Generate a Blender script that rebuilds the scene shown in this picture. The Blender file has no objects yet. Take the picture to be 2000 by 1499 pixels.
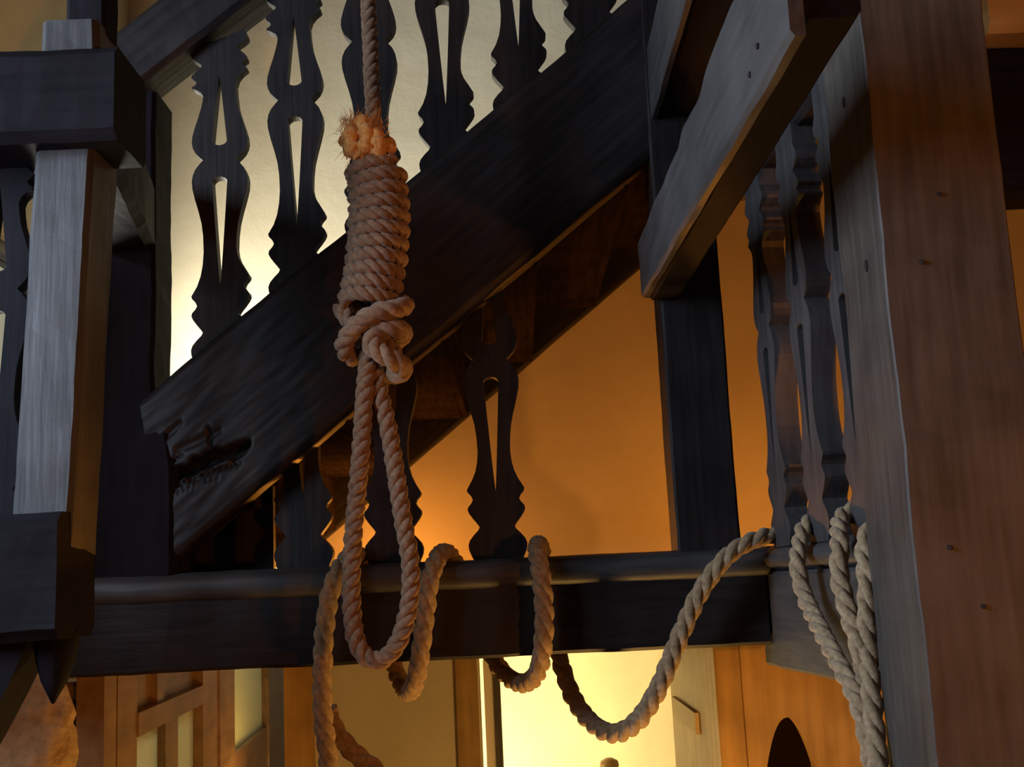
import bpy, bmesh, math, random
from mathutils import Vector, noise, Matrix

# ------------------------------------------------------------------ camera, world, light
S = bpy.context.scene
COL = S.collection
FPX = 2300.0
PITCH, ROLL = math.radians(9.7), math.radians(2.7)
Fv = Vector((0, math.cos(PITCH), math.sin(PITCH)))
U0 = Vector((0, -math.sin(PITCH), math.cos(PITCH)))
Rv = Vector((1, 0, 0)) * math.cos(ROLL) - U0 * math.sin(ROLL)
Uv = U0 * math.cos(ROLL) + Vector((1, 0, 0)) * math.sin(ROLL)
cam_data = bpy.data.cameras.new('camera')
cam = bpy.data.objects.new('camera', cam_data)
COL.objects.link(cam)
cam_data.sensor_width = 36.0
cam_data.lens = FPX / 2000.0 * 36.0
cam_data.clip_start = 0.05
cam.matrix_world = Matrix(((Rv.x, Uv.x, -Fv.x, 0), (Rv.y, Uv.y, -Fv.y, 0), (Rv.z, Uv.z, -Fv.z, 0), (0, 0, 0, 1)))
S.camera = cam
S.view_settings.view_transform = 'Standard'
S.view_settings.look = 'None'
S.view_settings.gamma = 1.0
S.view_settings.use_curve_mapping = False
S.view_settings.exposure = 0.0

world = bpy.data.worlds.new('world')
S.world = world
world.use_nodes = True
bgn = world.node_tree.nodes['Background']
bgn.inputs[0].default_value = (0.72, 0.83, 1.0, 1)
bgn.inputs[1].default_value = 1.0


def area_light(name, loc, target, sx, sy, power, color):
    d = bpy.data.lights.new(name, 'AREA')
    d.shape = 'RECTANGLE'
    d.size, d.size_y, d.energy, d.color = sx, sy, power, color
    o = bpy.data.objects.new(name, d)
    COL.objects.link(o)
    o.location = loc
    o.rotation_euler = (Vector(target) - Vector(loc)).to_track_quat('-Z', 'Y').to_euler()
    return o


WARM = (1.0, 0.34, 0.035)
# daylight that falls through the two windows of the left wall (light sits in the openings)
area_light('daylight_stair_window', (-1.47, 3.72, 0.52), (0, 3.72, 0.52), 0.95, 1.1, 72, (1.0, 0.965, 0.86))
area_light('daylight_hall_window', (-2.36, 1.1, 1.0), (0.3, 1.7, 0.5), 1.1, 1.4, 98, (0.64, 0.79, 1.0))


def point_light(name, loc, power, color, r=0.05):
    d = bpy.data.lights.new(name, 'POINT')
    d.energy, d.color, d.shadow_soft_size = power, color, r
    o = bpy.data.objects.new(name, d)
    COL.objects.link(o)
    o.location = loc
    return o


random.seed(7)


# ------------------------------------------------------------------ helpers
def ray(px, py):
    return Fv + Rv * ((px - 1000) / FPX) - Uv * ((py - 749.5) / FPX)


def P(px, py, Y):
    d = ray(px, py)
    return d * (Y / d.y)


def PX(px, py, X):
    d = ray(px, py)
    return d * (X / d.x)


def tag(o, label=None, cat=None, group=None, kind=None):
    if label: o['label'] = label
    if cat: o['category'] = cat
    if group: o['group'] = group
    if kind: o['kind'] = kind
    return o


def empty(name, loc, label=None, cat=None, group=None, kind=None):
    o = bpy.data.objects.new(name, None)
    COL.objects.link(o)
    o.location = loc
    o.empty_display_size = 0.05
    return tag(o, label, cat, group, kind)


def worldloc(o):
    v = Vector(o.location)
    while o.parent:
        o = o.parent
        v += Vector(o.location)
    return v


def mk(name, vf, mat, parent=None, origin=None, smooth=False):
    """link ONE mesh object; vertices given in world coordinates"""
    verts, faces = vf
    base = Vector((0, 0, 0))
    if origin is not None:
        org = Vector(origin)
    elif parent is not None:
        org = worldloc(parent)
    else:
        xs = [v[0] for v in verts]; ys = [v[1] for v in verts]; zs = [v[2] for v in verts]
        org = Vector(((min(xs) + max(xs)) / 2, (min(ys) + max(ys)) / 2, min(zs)))
    me = bpy.data.meshes.new(name)
    me.from_pydata([tuple(Vector(v) - org) for v in verts], [], faces)
    bm = bmesh.new(); bm.from_mesh(me)
    bmesh.ops.remove_doubles(bm, verts=bm.verts, dist=1e-6)
    bmesh.ops.recalc_face_normals(bm, faces=bm.faces)
    bm.to_mesh(me); bm.free()
    if smooth:
        for p in me.polygons: p.use_smooth = True
    me.materials.append(mat)
    o = bpy.data.objects.new(name, me)
    COL.objects.link(o)
    if parent is not None:
        o.parent = parent
        o.location = org - worldloc(parent)
    else:
        o.location = org
    return o


def join(*vfs):
    V, Fc = [], []
    for v, f in vfs:
        n = len(V)
        V += list(v)
        Fc += [tuple(i + n for i in q) for q in f]
    return V, Fc


def box(x0, x1, y0, y1, z0, z1):
    v = [(x, y, z) for x in (x0, x1) for y in (y0, y1) for z in (z0, z1)]
    f = [(0, 1, 3, 2), (4, 6, 7, 5), (0, 4, 5, 1), (2, 3, 7, 6), (0, 2, 6, 4), (1, 5, 7, 3)]
    return v, f


def loft(rings, cap=True):
    V, Fc = [], []
    n = len(rings[0])
    for r in rings: V += [tuple(p) for p in r]
    for i in range(len(rings) - 1):
        for j in range(n):
            k = (j + 1) % n
            Fc.append((i * n + j, i * n + k, (i + 1) * n + k, (i + 1) * n + j))
    if cap:
        Fc.append(tuple(range(n))[::-1])
        Fc.append(tuple((len(rings) - 1) * n + j for j in range(n)))
    return V, Fc


def timber(a, b, w, h, up=(0, 0, 1), ch=0.008, amp=0.004, seg=None, seed=0, taper=None, prof=None):
    """hewn beam from a to b; w along side, h along up; chamfered, uneven edges"""
    a, b = Vector(a), Vector(b)
    L = (b - a).length
    t = (b - a).normalized()
    u = Vector(up)
    s = t.cross(u).normalized()
    u = s.cross(t).normalized()
    n = seg or max(4, int(L / 0.035))
    rings = []
    if prof is None:
        W, H = w / 2, h / 2
        prof = [(-W + ch, -H), (0, -H), (W - ch, -H), (W, -H + ch), (W, 0), (W, H - ch), (W - ch, H), (0, H), (-W + ch, H), (-W, H - ch), (-W, 0), (-W, -H + ch)]
    for i in range(n + 1):
        c = a + (b - a) * (i / n)
        k = 1.0 if taper is None else taper(i / n)
        ring = []
        for q, (x, y) in enumerate(prof):
            p = c + s * x * k + u * y * k
            m = noise.noise_vector(p * 5 + Vector((seed * 7.3, 0, 0))) + 0.6 * noise.noise_vector(p * 17 + Vector((0, seed * 3.1, 0)))
            ring.append(p + (s * m.x + u * m.y) * amp)
        rings.append(ring)
    return loft(rings)


def prism_xz(poly, y0, y1):
    n = len(poly)
    V = [(x, y0, z) for x, z in poly] + [(x, y1, z) for x, z in poly]
    Fc = [tuple(range(n)), tuple(range(2 * n - 1, n - 1, -1))]
    for i in range(n):
        j = (i + 1) % n
        Fc.append((i, i + n, j + n, j))
    return V, Fc


# ------------------------------------------------------------------ materials
def new_mat(name):
    m = bpy.data.materials.new(name)
    m.use_nodes = True
    nt = m.node_tree
    return m, nt, nt.nodes['Principled BSDF']


def wood(name, c1, c2, grain='z', rough=0.5, spec=0.4, bump=0.25, fine=60.0, coat=0.0):
    m, nt, b = new_mat(name)
    N, Lk = nt.nodes, nt.links
    tc = N.new('ShaderNodeTexCoord')
    mp = N.new('ShaderNodeMapping')
    sc = {'x': (0.07, 1, 1), 'y': (1, 0.07, 1), 'z': (1, 1, 0.07), 'd': (0.07, 1, 1)}[grain]
    if grain == 'd':
        mp0 = N.new('ShaderNodeMapping')
        mp0.inputs['Rotation'].default_value = (0, math.radians(38.2), 0)
        Lk.new(tc.outputs['Object'], mp0.inputs[0])
        Lk.new(mp0.outputs[0], mp.inputs[0])
    else:
        Lk.new(tc.outputs['Object'], mp.inputs[0])
    mp.inputs['Scale'].default_value = sc
    n1 = N.new('ShaderNodeTexNoise'); n1.inputs['Scale'].default_value = fine; n1.inputs['Detail'].default_value = 6
    n2 = N.new('ShaderNodeTexNoise'); n2.inputs['Scale'].default_value = 7; n2.inputs['Detail'].default_value = 4
    Lk.new(mp.outputs[0], n1.inputs[0])
    Lk.new(tc.outputs['Object'], n2.inputs[0])
    mx = N.new('ShaderNodeMath'); mx.operation = 'MULTIPLY_ADD'; mx.inputs[1].default_value = 0.55
    Lk.new(n1.outputs[0], mx.inputs[0])
    m2 = N.new('ShaderNodeMath'); m2.operation = 'MULTIPLY'; m2.inputs[1].default_value = 0.5
    Lk.new(n2.outputs[0], m2.inputs[0]); Lk.new(m2.outputs[0], mx.inputs[2])
    cr = N.new('ShaderNodeValToRGB')
    cr.color_ramp.elements[0].position = 0.38; cr.color_ramp.elements[0].color = (*c1, 1)
    cr.color_ramp.elements[1].position = 0.68; cr.color_ramp.elements[1].color = (*c2, 1)
    Lk.new(mx.outputs[0], cr.inputs[0]); Lk.new(cr.outputs[0], b.inputs['Base Color'])
    b.inputs['Roughness'].default_value = rough
    b.inputs['Specular IOR Level'].default_value = spec
    b.inputs['Coat Weight'].default_value = coat
    bp = N.new('ShaderNodeBump'); bp.inputs['Strength'].default_value = bump; bp.inputs['Distance'].default_value = 0.01
    Lk.new(mx.outputs[0], bp.inputs['Height']); Lk.new(bp.outputs[0], b.inputs['Normal'])
    return m


DK1, DK2 = (0.010, 0.008, 0.008), (0.030, 0.024, 0.023)
M = {}
for g in 'xyzd':
    M['dark_' + g] = wood('dark_oak_' + g, DK1, DK2, g, 0.5, 0.28)
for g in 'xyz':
    M['black_' + g] = wood('black_stained_' + g, (0.005, 0.004, 0.006), (0.013, 0.010, 0.013), g, 0.7, 0.1)  # near-black colour stands in for shade on the unlit left timbers and undersides
PK1, PK2 = (0.036, 0.034, 0.034), (0.078, 0.073, 0.072)
for g in 'xyz':
    M['worn_' + g] = wood('worn_oak_' + g, PK1, PK2, g, 0.5, 0.4)
M['step'] = wood('step_wood', (0.018, 0.012, 0.009), (0.045, 0.03, 0.02), 'y', 0.95, 0.0)
M['ochre_z'] = wood('ochre_pine_z', (0.32, 0.18, 0.05), (0.56, 0.34, 0.11), 'z', 0.45, 0.4, 0.12, 30)
M['ochre_x'] = wood('ochre_pine_x', (0.32, 0.18, 0.05), (0.56, 0.34, 0.11), 'x', 0.45, 0.4, 0.12, 30)
M['honey_y'] = wood('honey_wood', (0.18, 0.10, 0.04), (0.34, 0.20, 0.09), 'y', 0.3, 0.5, 0.1, 30)


def plaster(name, c1, c2, bump=0.3, scale=3.0, rough=0.85):
    m, nt, b = new_mat(name)
    N, Lk = nt.nodes, nt.links
    tc = N.new('ShaderNodeTexCoord')
    n1 = N.new('ShaderNodeTexNoise'); n1.inputs['Scale'].default_value = scale; n1.inputs['Detail'].default_value = 8; n1.inputs['Roughness'].default_value = 0.6
    Lk.new(tc.outputs['Object'], n1.inputs[0])
    cr = N.new('ShaderNodeValToRGB')
    cr.color_ramp.elements[0].position = 0.35; cr.color_ramp.elements[0].color = (*c1, 1)
    cr.color_ramp.elements[1].position = 0.7; cr.color_ramp.elements[1].color = (*c2, 1)
    Lk.new(n1.outputs[0], cr.inputs[0]); Lk.new(cr.outputs[0], b.inputs['Base Color'])
    bp = N.new('ShaderNodeBump'); bp.inputs['Strength'].default_value = bump; bp.inputs['Distance'].default_value = 0.03
    Lk.new(n1.outputs[0], bp.inputs['Height']); Lk.new(bp.outputs[0], b.inputs['Normal'])
    b.inputs['Roughness'].default_value = rough
    b.inputs['Specular IOR Level'].default_value = 0.2
    return m


M['cream'] = plaster('cream_plaster', (0.66, 0.58, 0.40), (0.76, 0.68, 0.48), 0.3)
M['panel'] = plaster('dark_panelled_plaster', (0.10, 0.06, 0.035), (0.16, 0.10, 0.06), 0.2)
M['stone'] = plaster('rough_plaster', (0.46, 0.29, 0.13), (0.86, 0.62, 0.32), 1.0, 22.0)
M['floor'] = wood('floor_boards', (0.05, 0.03, 0.02), (0.11, 0.07, 0.045), 'y', 0.5)


def rope_mat(name, c1, c2, scale=90):
    m, nt, b = new_mat(name)
    N, Lk = nt.nodes, nt.links
    tc = N.new('ShaderNodeTexCoord')
    n1 = N.new('ShaderNodeTexNoise'); n1.inputs['Scale'].default_value = scale; n1.inputs['Detail'].default_value = 5
    Lk.new(tc.outputs['Object'], n1.inputs[0])
    cr = N.new('ShaderNodeValToRGB')
    cr.color_ramp.elements[0].position = 0.3; cr.color_ramp.elements[0].color = (*c1, 1)
    cr.color_ramp.elements[1].position = 0.7; cr.color_ramp.elements[1].color = (*c2, 1)
    Lk.new(n1.outputs[0], cr.inputs[0]); Lk.new(cr.outputs[0], b.inputs['Base Color'])
    n2 = N.new('ShaderNodeTexNoise'); n2.inputs['Scale'].default_value = scale * 5; n2.inputs['Detail'].default_value = 3
    Lk.new(tc.outputs['Object'], n2.inputs[0])
    bp = N.new('ShaderNodeBump'); bp.inputs['Strength'].default_value = 0.4; bp.inputs['Distance'].default_value = 0.004
    Lk.new(n2.outputs[0], bp.inputs['Height']); Lk.new(bp.outputs[0], b.inputs['Normal'])
    b.inputs['Roughness'].default_value = 0.75
    b.inputs['Sheen Weight'].default_value = 0.25
    b.inputs['Specular IOR Level'].default_value = 0.25
    return m


M['hemp'] = rope_mat('hemp', (0.175, 0.092, 0.047), (0.33, 0.195, 0.112))
M['manila'] = rope_mat('manila', (0.25, 0.155, 0.075), (0.46, 0.32, 0.18))
M['fray'] = rope_mat('frayed_hemp', (0.62, 0.26, 0.05), (0.86, 0.46, 0.14))


def plain(name, c, rough=0.5, metal=0.0, emit=None, es=0.0):
    m, nt, b = new_mat(name)
    b.inputs['Base Color'].default_value = (*c, 1)
    b.inputs['Roughness'].default_value = rough
    b.inputs['Metallic'].default_value = metal
    if emit:
        b.inputs['Emission Color'].default_value = (*emit, 1)
        b.inputs['Emission Strength'].default_value = es
    return m


M['iron'] = plain('black_iron', (0.02, 0.02, 0.02), 0.5, 0.6)
M['bulb'] = plain('warm_bulb', (1, 0.8, 0.5), 0.3, 0, (1.0, 0.62, 0.25), 8)
M['tagwood'] = plain('pale_plaque', (0.62, 0.45, 0.22), 0.5)
M['white'] = plain('white_paint', (0.75, 0.72, 0.62), 0.4)
M['nailhole'] = plain('nail_rust', (0.02, 0.012, 0.01), 0.8)
mg, nt, b = new_mat('milky_glass')
b.inputs['Base Color'].default_value = (0.70, 0.70, 0.46, 1)
b.inputs['Roughness'].default_value = 0.2
tr = nt.nodes.new('ShaderNodeBsdfTranslucent'); tr.inputs[0].default_value = (0.8, 0.8, 0.55, 1)
mxs = nt.nodes.new('ShaderNodeMixShader'); mxs.inputs[0].default_value = 0.5
nt.links.new(b.outputs[0], mxs.inputs[1]); nt.links.new(tr.outputs[0], mxs.inputs[2])
nt.links.new(mxs.outputs[0], nt.nodes['Material Output'].inputs[0])
M['milk'] = mg
mg, nt, b = new_mat('clear_glass')
b.inputs['Base Color'].default_value = (1, 1, 1, 1)
b.inputs['Roughness'].default_value = 0.0
b.inputs['IOR'].default_value = 1.02
b.inputs['Transmission Weight'].default_value = 1.0
M['glass'] = mg

# ------------------------------------------------------------------ the setting
FZ, CZ = -2.3, 3.0        # hall floor and ceiling, camera eye at 0
YB = 4.5                  # wall behind the stair
DX0, DX1, DZ = -0.175, 0.60, -0.25   # doorway below the gallery

w = mk('wall_back', join(
    box(-2.5, 3.2, YB, YB + 0.14, DZ, CZ),
    box(-0.881, DX0, YB, YB + 0.14, FZ, DZ),
    box(DX1, 3.2, YB, YB + 0.14, FZ, DZ)), M['cream'])
tag(w, kind='structure')

def holed_wall(x0, x1, ya, yb, za, zb, y0, y1, z0, z1):
    return join(box(x0, x1, ya, y0, za, zb), box(x0, x1, y1, yb, za, zb), box(x0, x1, y0, y1, za, z0), box(x0, x1, y0, y1, z1, zb))


W1, W2 = (0.5, 1.7, 0.25, 1.75), (3.2, 4.24, -0.06, 1.1)     # window openings (y0, y1, z0, z1)
tag(mk('wall_left', join(holed_wall(-2.52, -2.4, -3.0, 2.7, FZ, CZ, *W1), box(-2.52, -2.4, 2.7, 7.6, FZ, -0.14)), M['panel']), kind='structure')
tag(mk('wall_alcove', join(holed_wall(-1.62, -1.5, 2.7, YB, -0.14, CZ, *W2), box(-2.52, -1.62, 2.7, 2.8, -0.14, CZ)), M['cream']), kind='structure')
for i, (wx, (y0, y1, z0, z1)) in enumerate(((-2.46, W1), (-1.56, W2))):
    r = empty('window_%d' % (i + 1), (wx, (y0 + y1) / 2, z0), kind='structure')
    mk('window_frame', join(box(wx - .03, wx + .04, y0, y0 + .04, z0, z1), box(wx - .03, wx + .04, y1 - .04, y1, z0, z1),
                            box(wx - .03, wx + .04, y0, y1, z0, z0 + .04), box(wx - .03, wx + .04, y0, y1, z1 - .04, z1)), M['worn_z'], r)
    mk('glazing_bar', box(wx - .015, wx + .025, (y0 + y1) / 2 - .012, (y0 + y1) / 2 + .012, z0, z1), M['worn_z'], r)
    for a_, b_ in ((y0 + .04, (y0 + y1) / 2), ((y0 + y1) / 2, y1 - .04)):
        mk('pane', box(wx, wx + .006, a_, b_, z0 + .04, z1 - .04), M['glass'], r)
tag(mk('wall_right', box(3.2, 3.32, -3.0, 7.6, FZ, CZ), M['panel']), kind='structure')
tag(mk('wall_front', box(-2.5, 3.3, -3.1, -3.0, FZ, CZ), M['panel']), kind='structure')
tag(mk('ceiling', box(-2.5, 3.3, -3.0, 7.6, CZ, CZ + .1), M['panel']), kind='structure')
tag(mk('floor', box(-2.5, 3.3, -3.0, 7.6, FZ - .1, FZ), M['floor']), kind='structure')
# passage and lit room behind the wall
tag(mk('wall_rear', box(-2.5, 3.3, 7.4, 7.5, FZ, CZ), M['cream']), kind='structure')
tag(mk('wall_room_back', box(-0.75, 1.5, 6.3, 6.4, FZ, 0.0), M['cream']), kind='structure')
tag(mk('wall_room_left', box(-0.87, -0.75, YB + .14, 6.4, FZ, 0.0), M['cream']), kind='structure')
tag(mk('wall_room_right', box(1.5, 1.6, YB + .14, 6.4, FZ, 0.0), M['cream']), kind='structure')
tag(mk('ceiling_room', box(-0.87, 1.6, YB + .14, 6.4, 0.0, 0.08), M['cream']), kind='structure')

# ------------------------------------------------------------------ baluster outline (fret-sawn board, v measured from the neck)
KEYS = [(0, 33), (8, 40), (18, 48), (30, 53), (42, 55), (58, 54), (80, 49), (105, 42), (130, 36), (155, 33), (185, 32), (205, 34), (222, 38),
        (238, 45), (250, 52), (257, 56), (262, 55), (270, 48), (277, 45), (283, 48), (291, 55), (297, 56), (304, 53), (314, 46), (324, 38), (330, 34),
        (336, 37), (345, 46), (355, 54), (364, 57), (374, 56), (386, 51), (398, 45)]


def half_w(v):
    v = abs(v)
    for (a, x), (b, y) in zip(KEYS, KEYS[1:]):
        if a <= v <= b:
            return x + (y - x) * (v - a) / (b - a)
    return KEYS[-1][1]


def slit(v, up):
    """half width of the two tapering slits (v>0 is below the neck)"""
    s, e = (35, 262) if not up else (30, 178)
    a = abs(v)
    if a < s or a > e: return 0.0
    k = 15.5 * (1 - (a - s) / (e - s)) ** 0.9
    if a < s + 12:
        k = min(k, math.sqrt(max(0, 144 - (s + 12 - a) ** 2)) * 15.5 / 12)
    return k


def baluster_vf(lower, upper, shear, px=0.00135, thick=0.034):
    """board in the XZ plane, neck at the origin; lower/upper reach in outline units"""
    vs = set()
    for v, _ in KEYS:
        if v <= lower: vs.add(float(v))
        u = v * 0.66 if v > 160 else v * 0.86    # the shorter upper half
        if u <= upper: vs.add(-float(u))
    for q in (35, 36, 38, 41, 44, 47, 262): vs.add(float(q))
    for q in (30, 31, 33, 36, 39, 42, 178): vs.add(-float(q))
    vs.add(float(lower)); vs.add(-float(upper))
    rows = sorted(vs)
    V, Fc = [], []
    T = thick / 2

    def up_half(a):
        # invert the compression of the upper half
        return a / 0.86 if a < 0.86 * 160 else 160 + (a - 137.6) / (0.66 * 264 - 137.6 + 1e-6) * 104 if a < 0.66 * 264 else a / 0.66
    for v in rows:
        hw = half_w(v if v >= 0 else up_half(-v))
        ramp = min(1, max(0, (abs(v) - (175 if v > 0 else 110)) / 60))
        sh = shear * 19 * ramp
        sl = slit(v, v < 0)
        for y in (-T, T):
            V += [(-hw * px, y, -(v + sh) * px), (-sl * px, y, -v * px), (sl * px, y, -v * px), (hw * px, y, -(v - sh) * px)]
    n = len(rows)
    for i in range(n - 1):
        a, c = i * 8, (i + 1) * 8
        for o in (0, 4):
            Fc.append((a + o, a + o + 1, c + o + 1, c + o))
            Fc.append((a + o + 2, a + o + 3, c + o + 3, c + o + 2))
        Fc.append((a, c, c + 4, a + 4)); Fc.append((a + 3, c + 3, c + 7, a + 7))
        if slit(rows[i], rows[i] < 0) > 0 or slit(rows[i + 1], rows[i + 1] < 0) > 0:
            Fc.append((a + 1, c + 1, c + 5, a + 5)); Fc.append((a + 2, c + 2, c + 6, a + 6))
    for e in (0, (n - 1) * 8):
        Fc.append((e, e + 1, e + 5, e + 4)); Fc.append((e + 2, e + 3, e + 7, e + 6))
    return V, Fc


def place_baluster(mesh, neck, parent, rz=0.0, lean=0.0, mat=None):
    o = bpy.data.objects.new('baluster', mesh)
    COL.objects.link(o)
    o.parent = parent
    o.location = Vector(neck) - worldloc(parent)
    o.rotation_euler = (0, lean, rz)
    return o


def baluster_mesh(name, *a, mat, **k):
    V, Fc = baluster_vf(*a, **k)
    me = bpy.data.meshes.new(name)
    me.from_pydata(V, [], Fc)
    bm = bmesh.new(); bm.from_mesh(me)
    bmesh.ops.remove_doubles(bm, verts=bm.verts, dist=1e-5)
    bmesh.ops.dissolve_degenerate(bm, edges=bm.edges, dist=1e-6)
    bmesh.ops.recalc_face_normals(bm, faces=bm.faces)
    bm.to_mesh(me); bm.free()
    me.materials.append(mat)
    return me


# ------------------------------------------------------------------ staircase
SLOPE = 0.785
SY0, SY1 = 2.965, 3.045          # near stringer front and back face


def ztop(x): return 0.568 + (x + 0.881) * SLOPE
def zlow(x): return 0.094 + (x + 0.867) * 0.795


stair = empty('staircase', (0.3, 3.7, -0.02), 'dark oak staircase rising to the right with fret-sawn flat balusters and a heavy stringer', 'staircase')


def stringer_vf():
    XA, XB, nu, nv = -0.97, 1.75, 260, 64
    V, Fc = [], []
    gouges = [((322, 936), (482, 868), 15, 0.055), ((322, 956), (470, 905), 6, 0.02), ((300, 872), (352, 826), 8, 0.012),
              ((405, 835), (412, 872), 5, 0.02), ((345, 880), (430, 842), 9, 0.010), ((330, 905), (360, 888), 4, 0.012), ((455, 900), (485, 866), 9, 0.022),
              ((322, 968), (430, 935), 3, 0.008)]
    G = [(P(a[0], a[1], SY0), P(b[0], b[1], SY0), w * .0014, d) for a, b, w, d in gouges]
    for i in range(nu + 1):
        for j in range(nv + 1):
            t = j / nv
            xl = -0.864 - 0.092 * t ** 0.9 + 0.004 * noise.noise(Vector((0, t * 9, 3)))
            xx = x = xl + (XB - xl) * (i / nu) ** 2.0
            z = zlow(x) + (ztop(x) - zlow(x)) * t
            p = Vector((xx, 0, z))
            d = 0.0
            for a, b, wd, dp in G:
                a2, b2 = Vector((a.x, 0, a.z)), Vector((b.x, 0, b.z))
                s = max(0, min(1, (p - a2).dot(b2 - a2) / (b2 - a2).length_squared))
                dist = (p - (a2 + (b2 - a2) * s)).length
                wob = wd * (1 + 0.5 * noise.noise(p * 40)) * (0.35 + 0.65 * math.sin(math.pi * min(1, max(0, 0.15 + 0.75 * s))))
                if dist < wob: d = max(d, dp * (1 - (dist / wob) ** 2))
            nz = noise.noise(Vector((x * 3, z * 3, 1.5))) * 0.006 + noise.noise(Vector((x * 9 + z * 7, (z - x * SLOPE) * 40, 4))) * 0.0025
            e = min(t, 1 - t)
            bev = 0.012 * max(0, 1 - e / 0.05)
            V.append((xx, SY0 + d - nz + bev, z + nz * (1 if e == 0 else 0)))
    m = nv + 1
    for i in range(nu):
        for j in range(nv):
            Fc.append((i * m + j, (i + 1) * m + j, (i + 1) * m + j + 1, i * m + j + 1))
    off = len(V)
    edge = []
    for i in range(nu + 1): edge.append(i * m)
    for j in range(1, nv + 1): edge.append(nu * m + j)
    for i in range(nu - 1, -1, -1): edge.append(i * m + nv)
    for j in range(nv - 1, 0, -1): edge.append(j)
    for k in edge: V.append((V[k][0], SY1, V[k][2]))
    n = len(edge)
    for k in range(n):
        q = (k + 1) % n
        Fc.append((edge[k], off + k, off + q, edge[q]))
    # back side as strips between lower and upper runs
    for i in range(nu):
        lo0, lo1 = off + i, off + i + 1
        hi0, hi1 = off + nu + nv + (nu - i), off + nu + nv + (nu - i - 1)
        Fc.append((lo0, hi0, hi1, lo1))
    return V, Fc


o = mk('stringer', stringer_vf(), M['dark_d'], stair)
for p in o.data.polygons: p.use_smooth = p.area < 0.002
XA, XB = -1.0, 1.9
mk('stringer', timber((XA, 4.455, zlow(XA) + 0.235), (XB, 4.455, zlow(XB) + 0.235), 0.07, 0.37, amp=0.002, seed=5), M['dark_d'], stair)
RUN, RISE = 0.255, 0.2005
for k in range(-1, 11):
    x0 = -0.72 + k * RUN
    zt = zlow(x0) + 0.16 + 0.10
    mk('tread', timber((x0 - 0.03 + 0.15, SY1, zt - 0.02), (x0 - 0.03 + 0.15, 4.42, zt - 0.02), 0.31, 0.042, ch=0.008, amp=0.001, seg=6, seed=k), M['step'], stair)
    mk('riser', box(x0 + 0.015, x0 + 0.037, SY1, 4.42, zt - 0.04 - RISE, zt - 0.04), M['step'], stair)
# added dark board that hides the lamplit step undersides at the stair foot
mk('apron_panel', prism_xz([(-0.90, -0.06), (-0.655, -0.06), (-0.655, zlow(-0.655) + .03), (-0.90, zlow(-0.9) + .03)], 3.16, 3.19), M['dark_z'], stair)
# handrail of the flight
HB = P(333, 185, 3.09); HB2 = P(536, 28, 3.09)
hs = (HB2.z - HB.z) / (HB2.x - HB.x)
HT = P(213, 67, 2.94)


def zrail(x): return HB.z + (x - HB.x) * hs


hh = HT.z - zrail(HT.x)
hx0, hx1 = -1.03, 1.6
ang = math.atan(hs)
perp = hh * math.cos(ang)
mk('handrail', timber((hx0, 3.015, zrail(hx0) + hh / 2), (hx1, 3.015, zrail(hx1) + hh / 2), 0.15, perp, ch=0.014, amp=0.003, seed=2), M['dark_d'], stair)
sb = baluster_mesh('stair_baluster', 398, 255, 1.0, mat=M['dark_z'])
n1, n2 = P(431, 315, 3.005), P(577, 195, 3.005)
stp = n2.x - n1.x
for k in range(0, 9):
    x = n1.x + stp * k
    z = n1.z + SLOPE * stp * k
    place_baluster(sb, (x, 3.01, z), stair)
# newel at the foot of the flight
nw = empty('newel_post', (-0.965, 3.06, -0.05), 'black square newel post carrying the foot of the stair handrail', 'post')
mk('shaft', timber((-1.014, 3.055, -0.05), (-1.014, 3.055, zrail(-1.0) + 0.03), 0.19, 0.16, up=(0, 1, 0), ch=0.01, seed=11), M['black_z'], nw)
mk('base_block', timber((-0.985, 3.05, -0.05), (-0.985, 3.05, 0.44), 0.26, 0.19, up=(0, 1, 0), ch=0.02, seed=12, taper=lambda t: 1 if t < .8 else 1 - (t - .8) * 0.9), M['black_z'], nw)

# ------------------------------------------------------------------ gallery in front of the wall
def rail_prof(w, h):
    """beam with a half-round rail on top; local x = side, y = up"""
    W = w / 2
    pts = [(-W + .008, -h), (W - .008, -h), (W, -h + .008), (W, -.02), (W + .016, -.012)]
    for k in range(9):
        a = math.pi * k / 8
        pts.append((math.cos(a) * (W + .022), .0 + math.sin(a) * 0.062))
    pts += [(-W - .016, -.012), (-W, -.02), (-W, -h + .008)]
    return pts


gal = empty('gallery_balustrade', (-0.2, 3.05, -0.19), 'dark oak gallery beam with rounded top rail and flat balusters below the stair', 'balustrade')
BYc = 3.035
mk('beam', timber((-1.35, BYc, -0.015), (0.60, BYc, -0.015), 0.20, 0.155, amp=0.003, seed=21, prof=[(-.10 + .008, -.158), (.10 - .008, -.158), (.10, -.15), (.10, .02), (-.10, .02), (-.10, -.15)]), M['dark_x'], gal)
sq = lambda c, e: math.copysign(abs(c) ** e, c)
rp = [(sq(math.cos(math.pi * 2 * k / 24), .6) * 0.118, sq(math.sin(math.pi * 2 * k / 24), .75) * 0.042) for k in range(24)]
mk('top_rail', timber((-1.35, BYc, 0.028), (0.63, BYc, 0.024), 0.2, 0.07, amp=0.003, seed=22, prof=rp), M['worn_x'], gal, smooth=True)
gb = baluster_mesh('gallery_baluster', 398, 250, 0.0, px=0.00133, mat=M['dark_z'])
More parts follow.
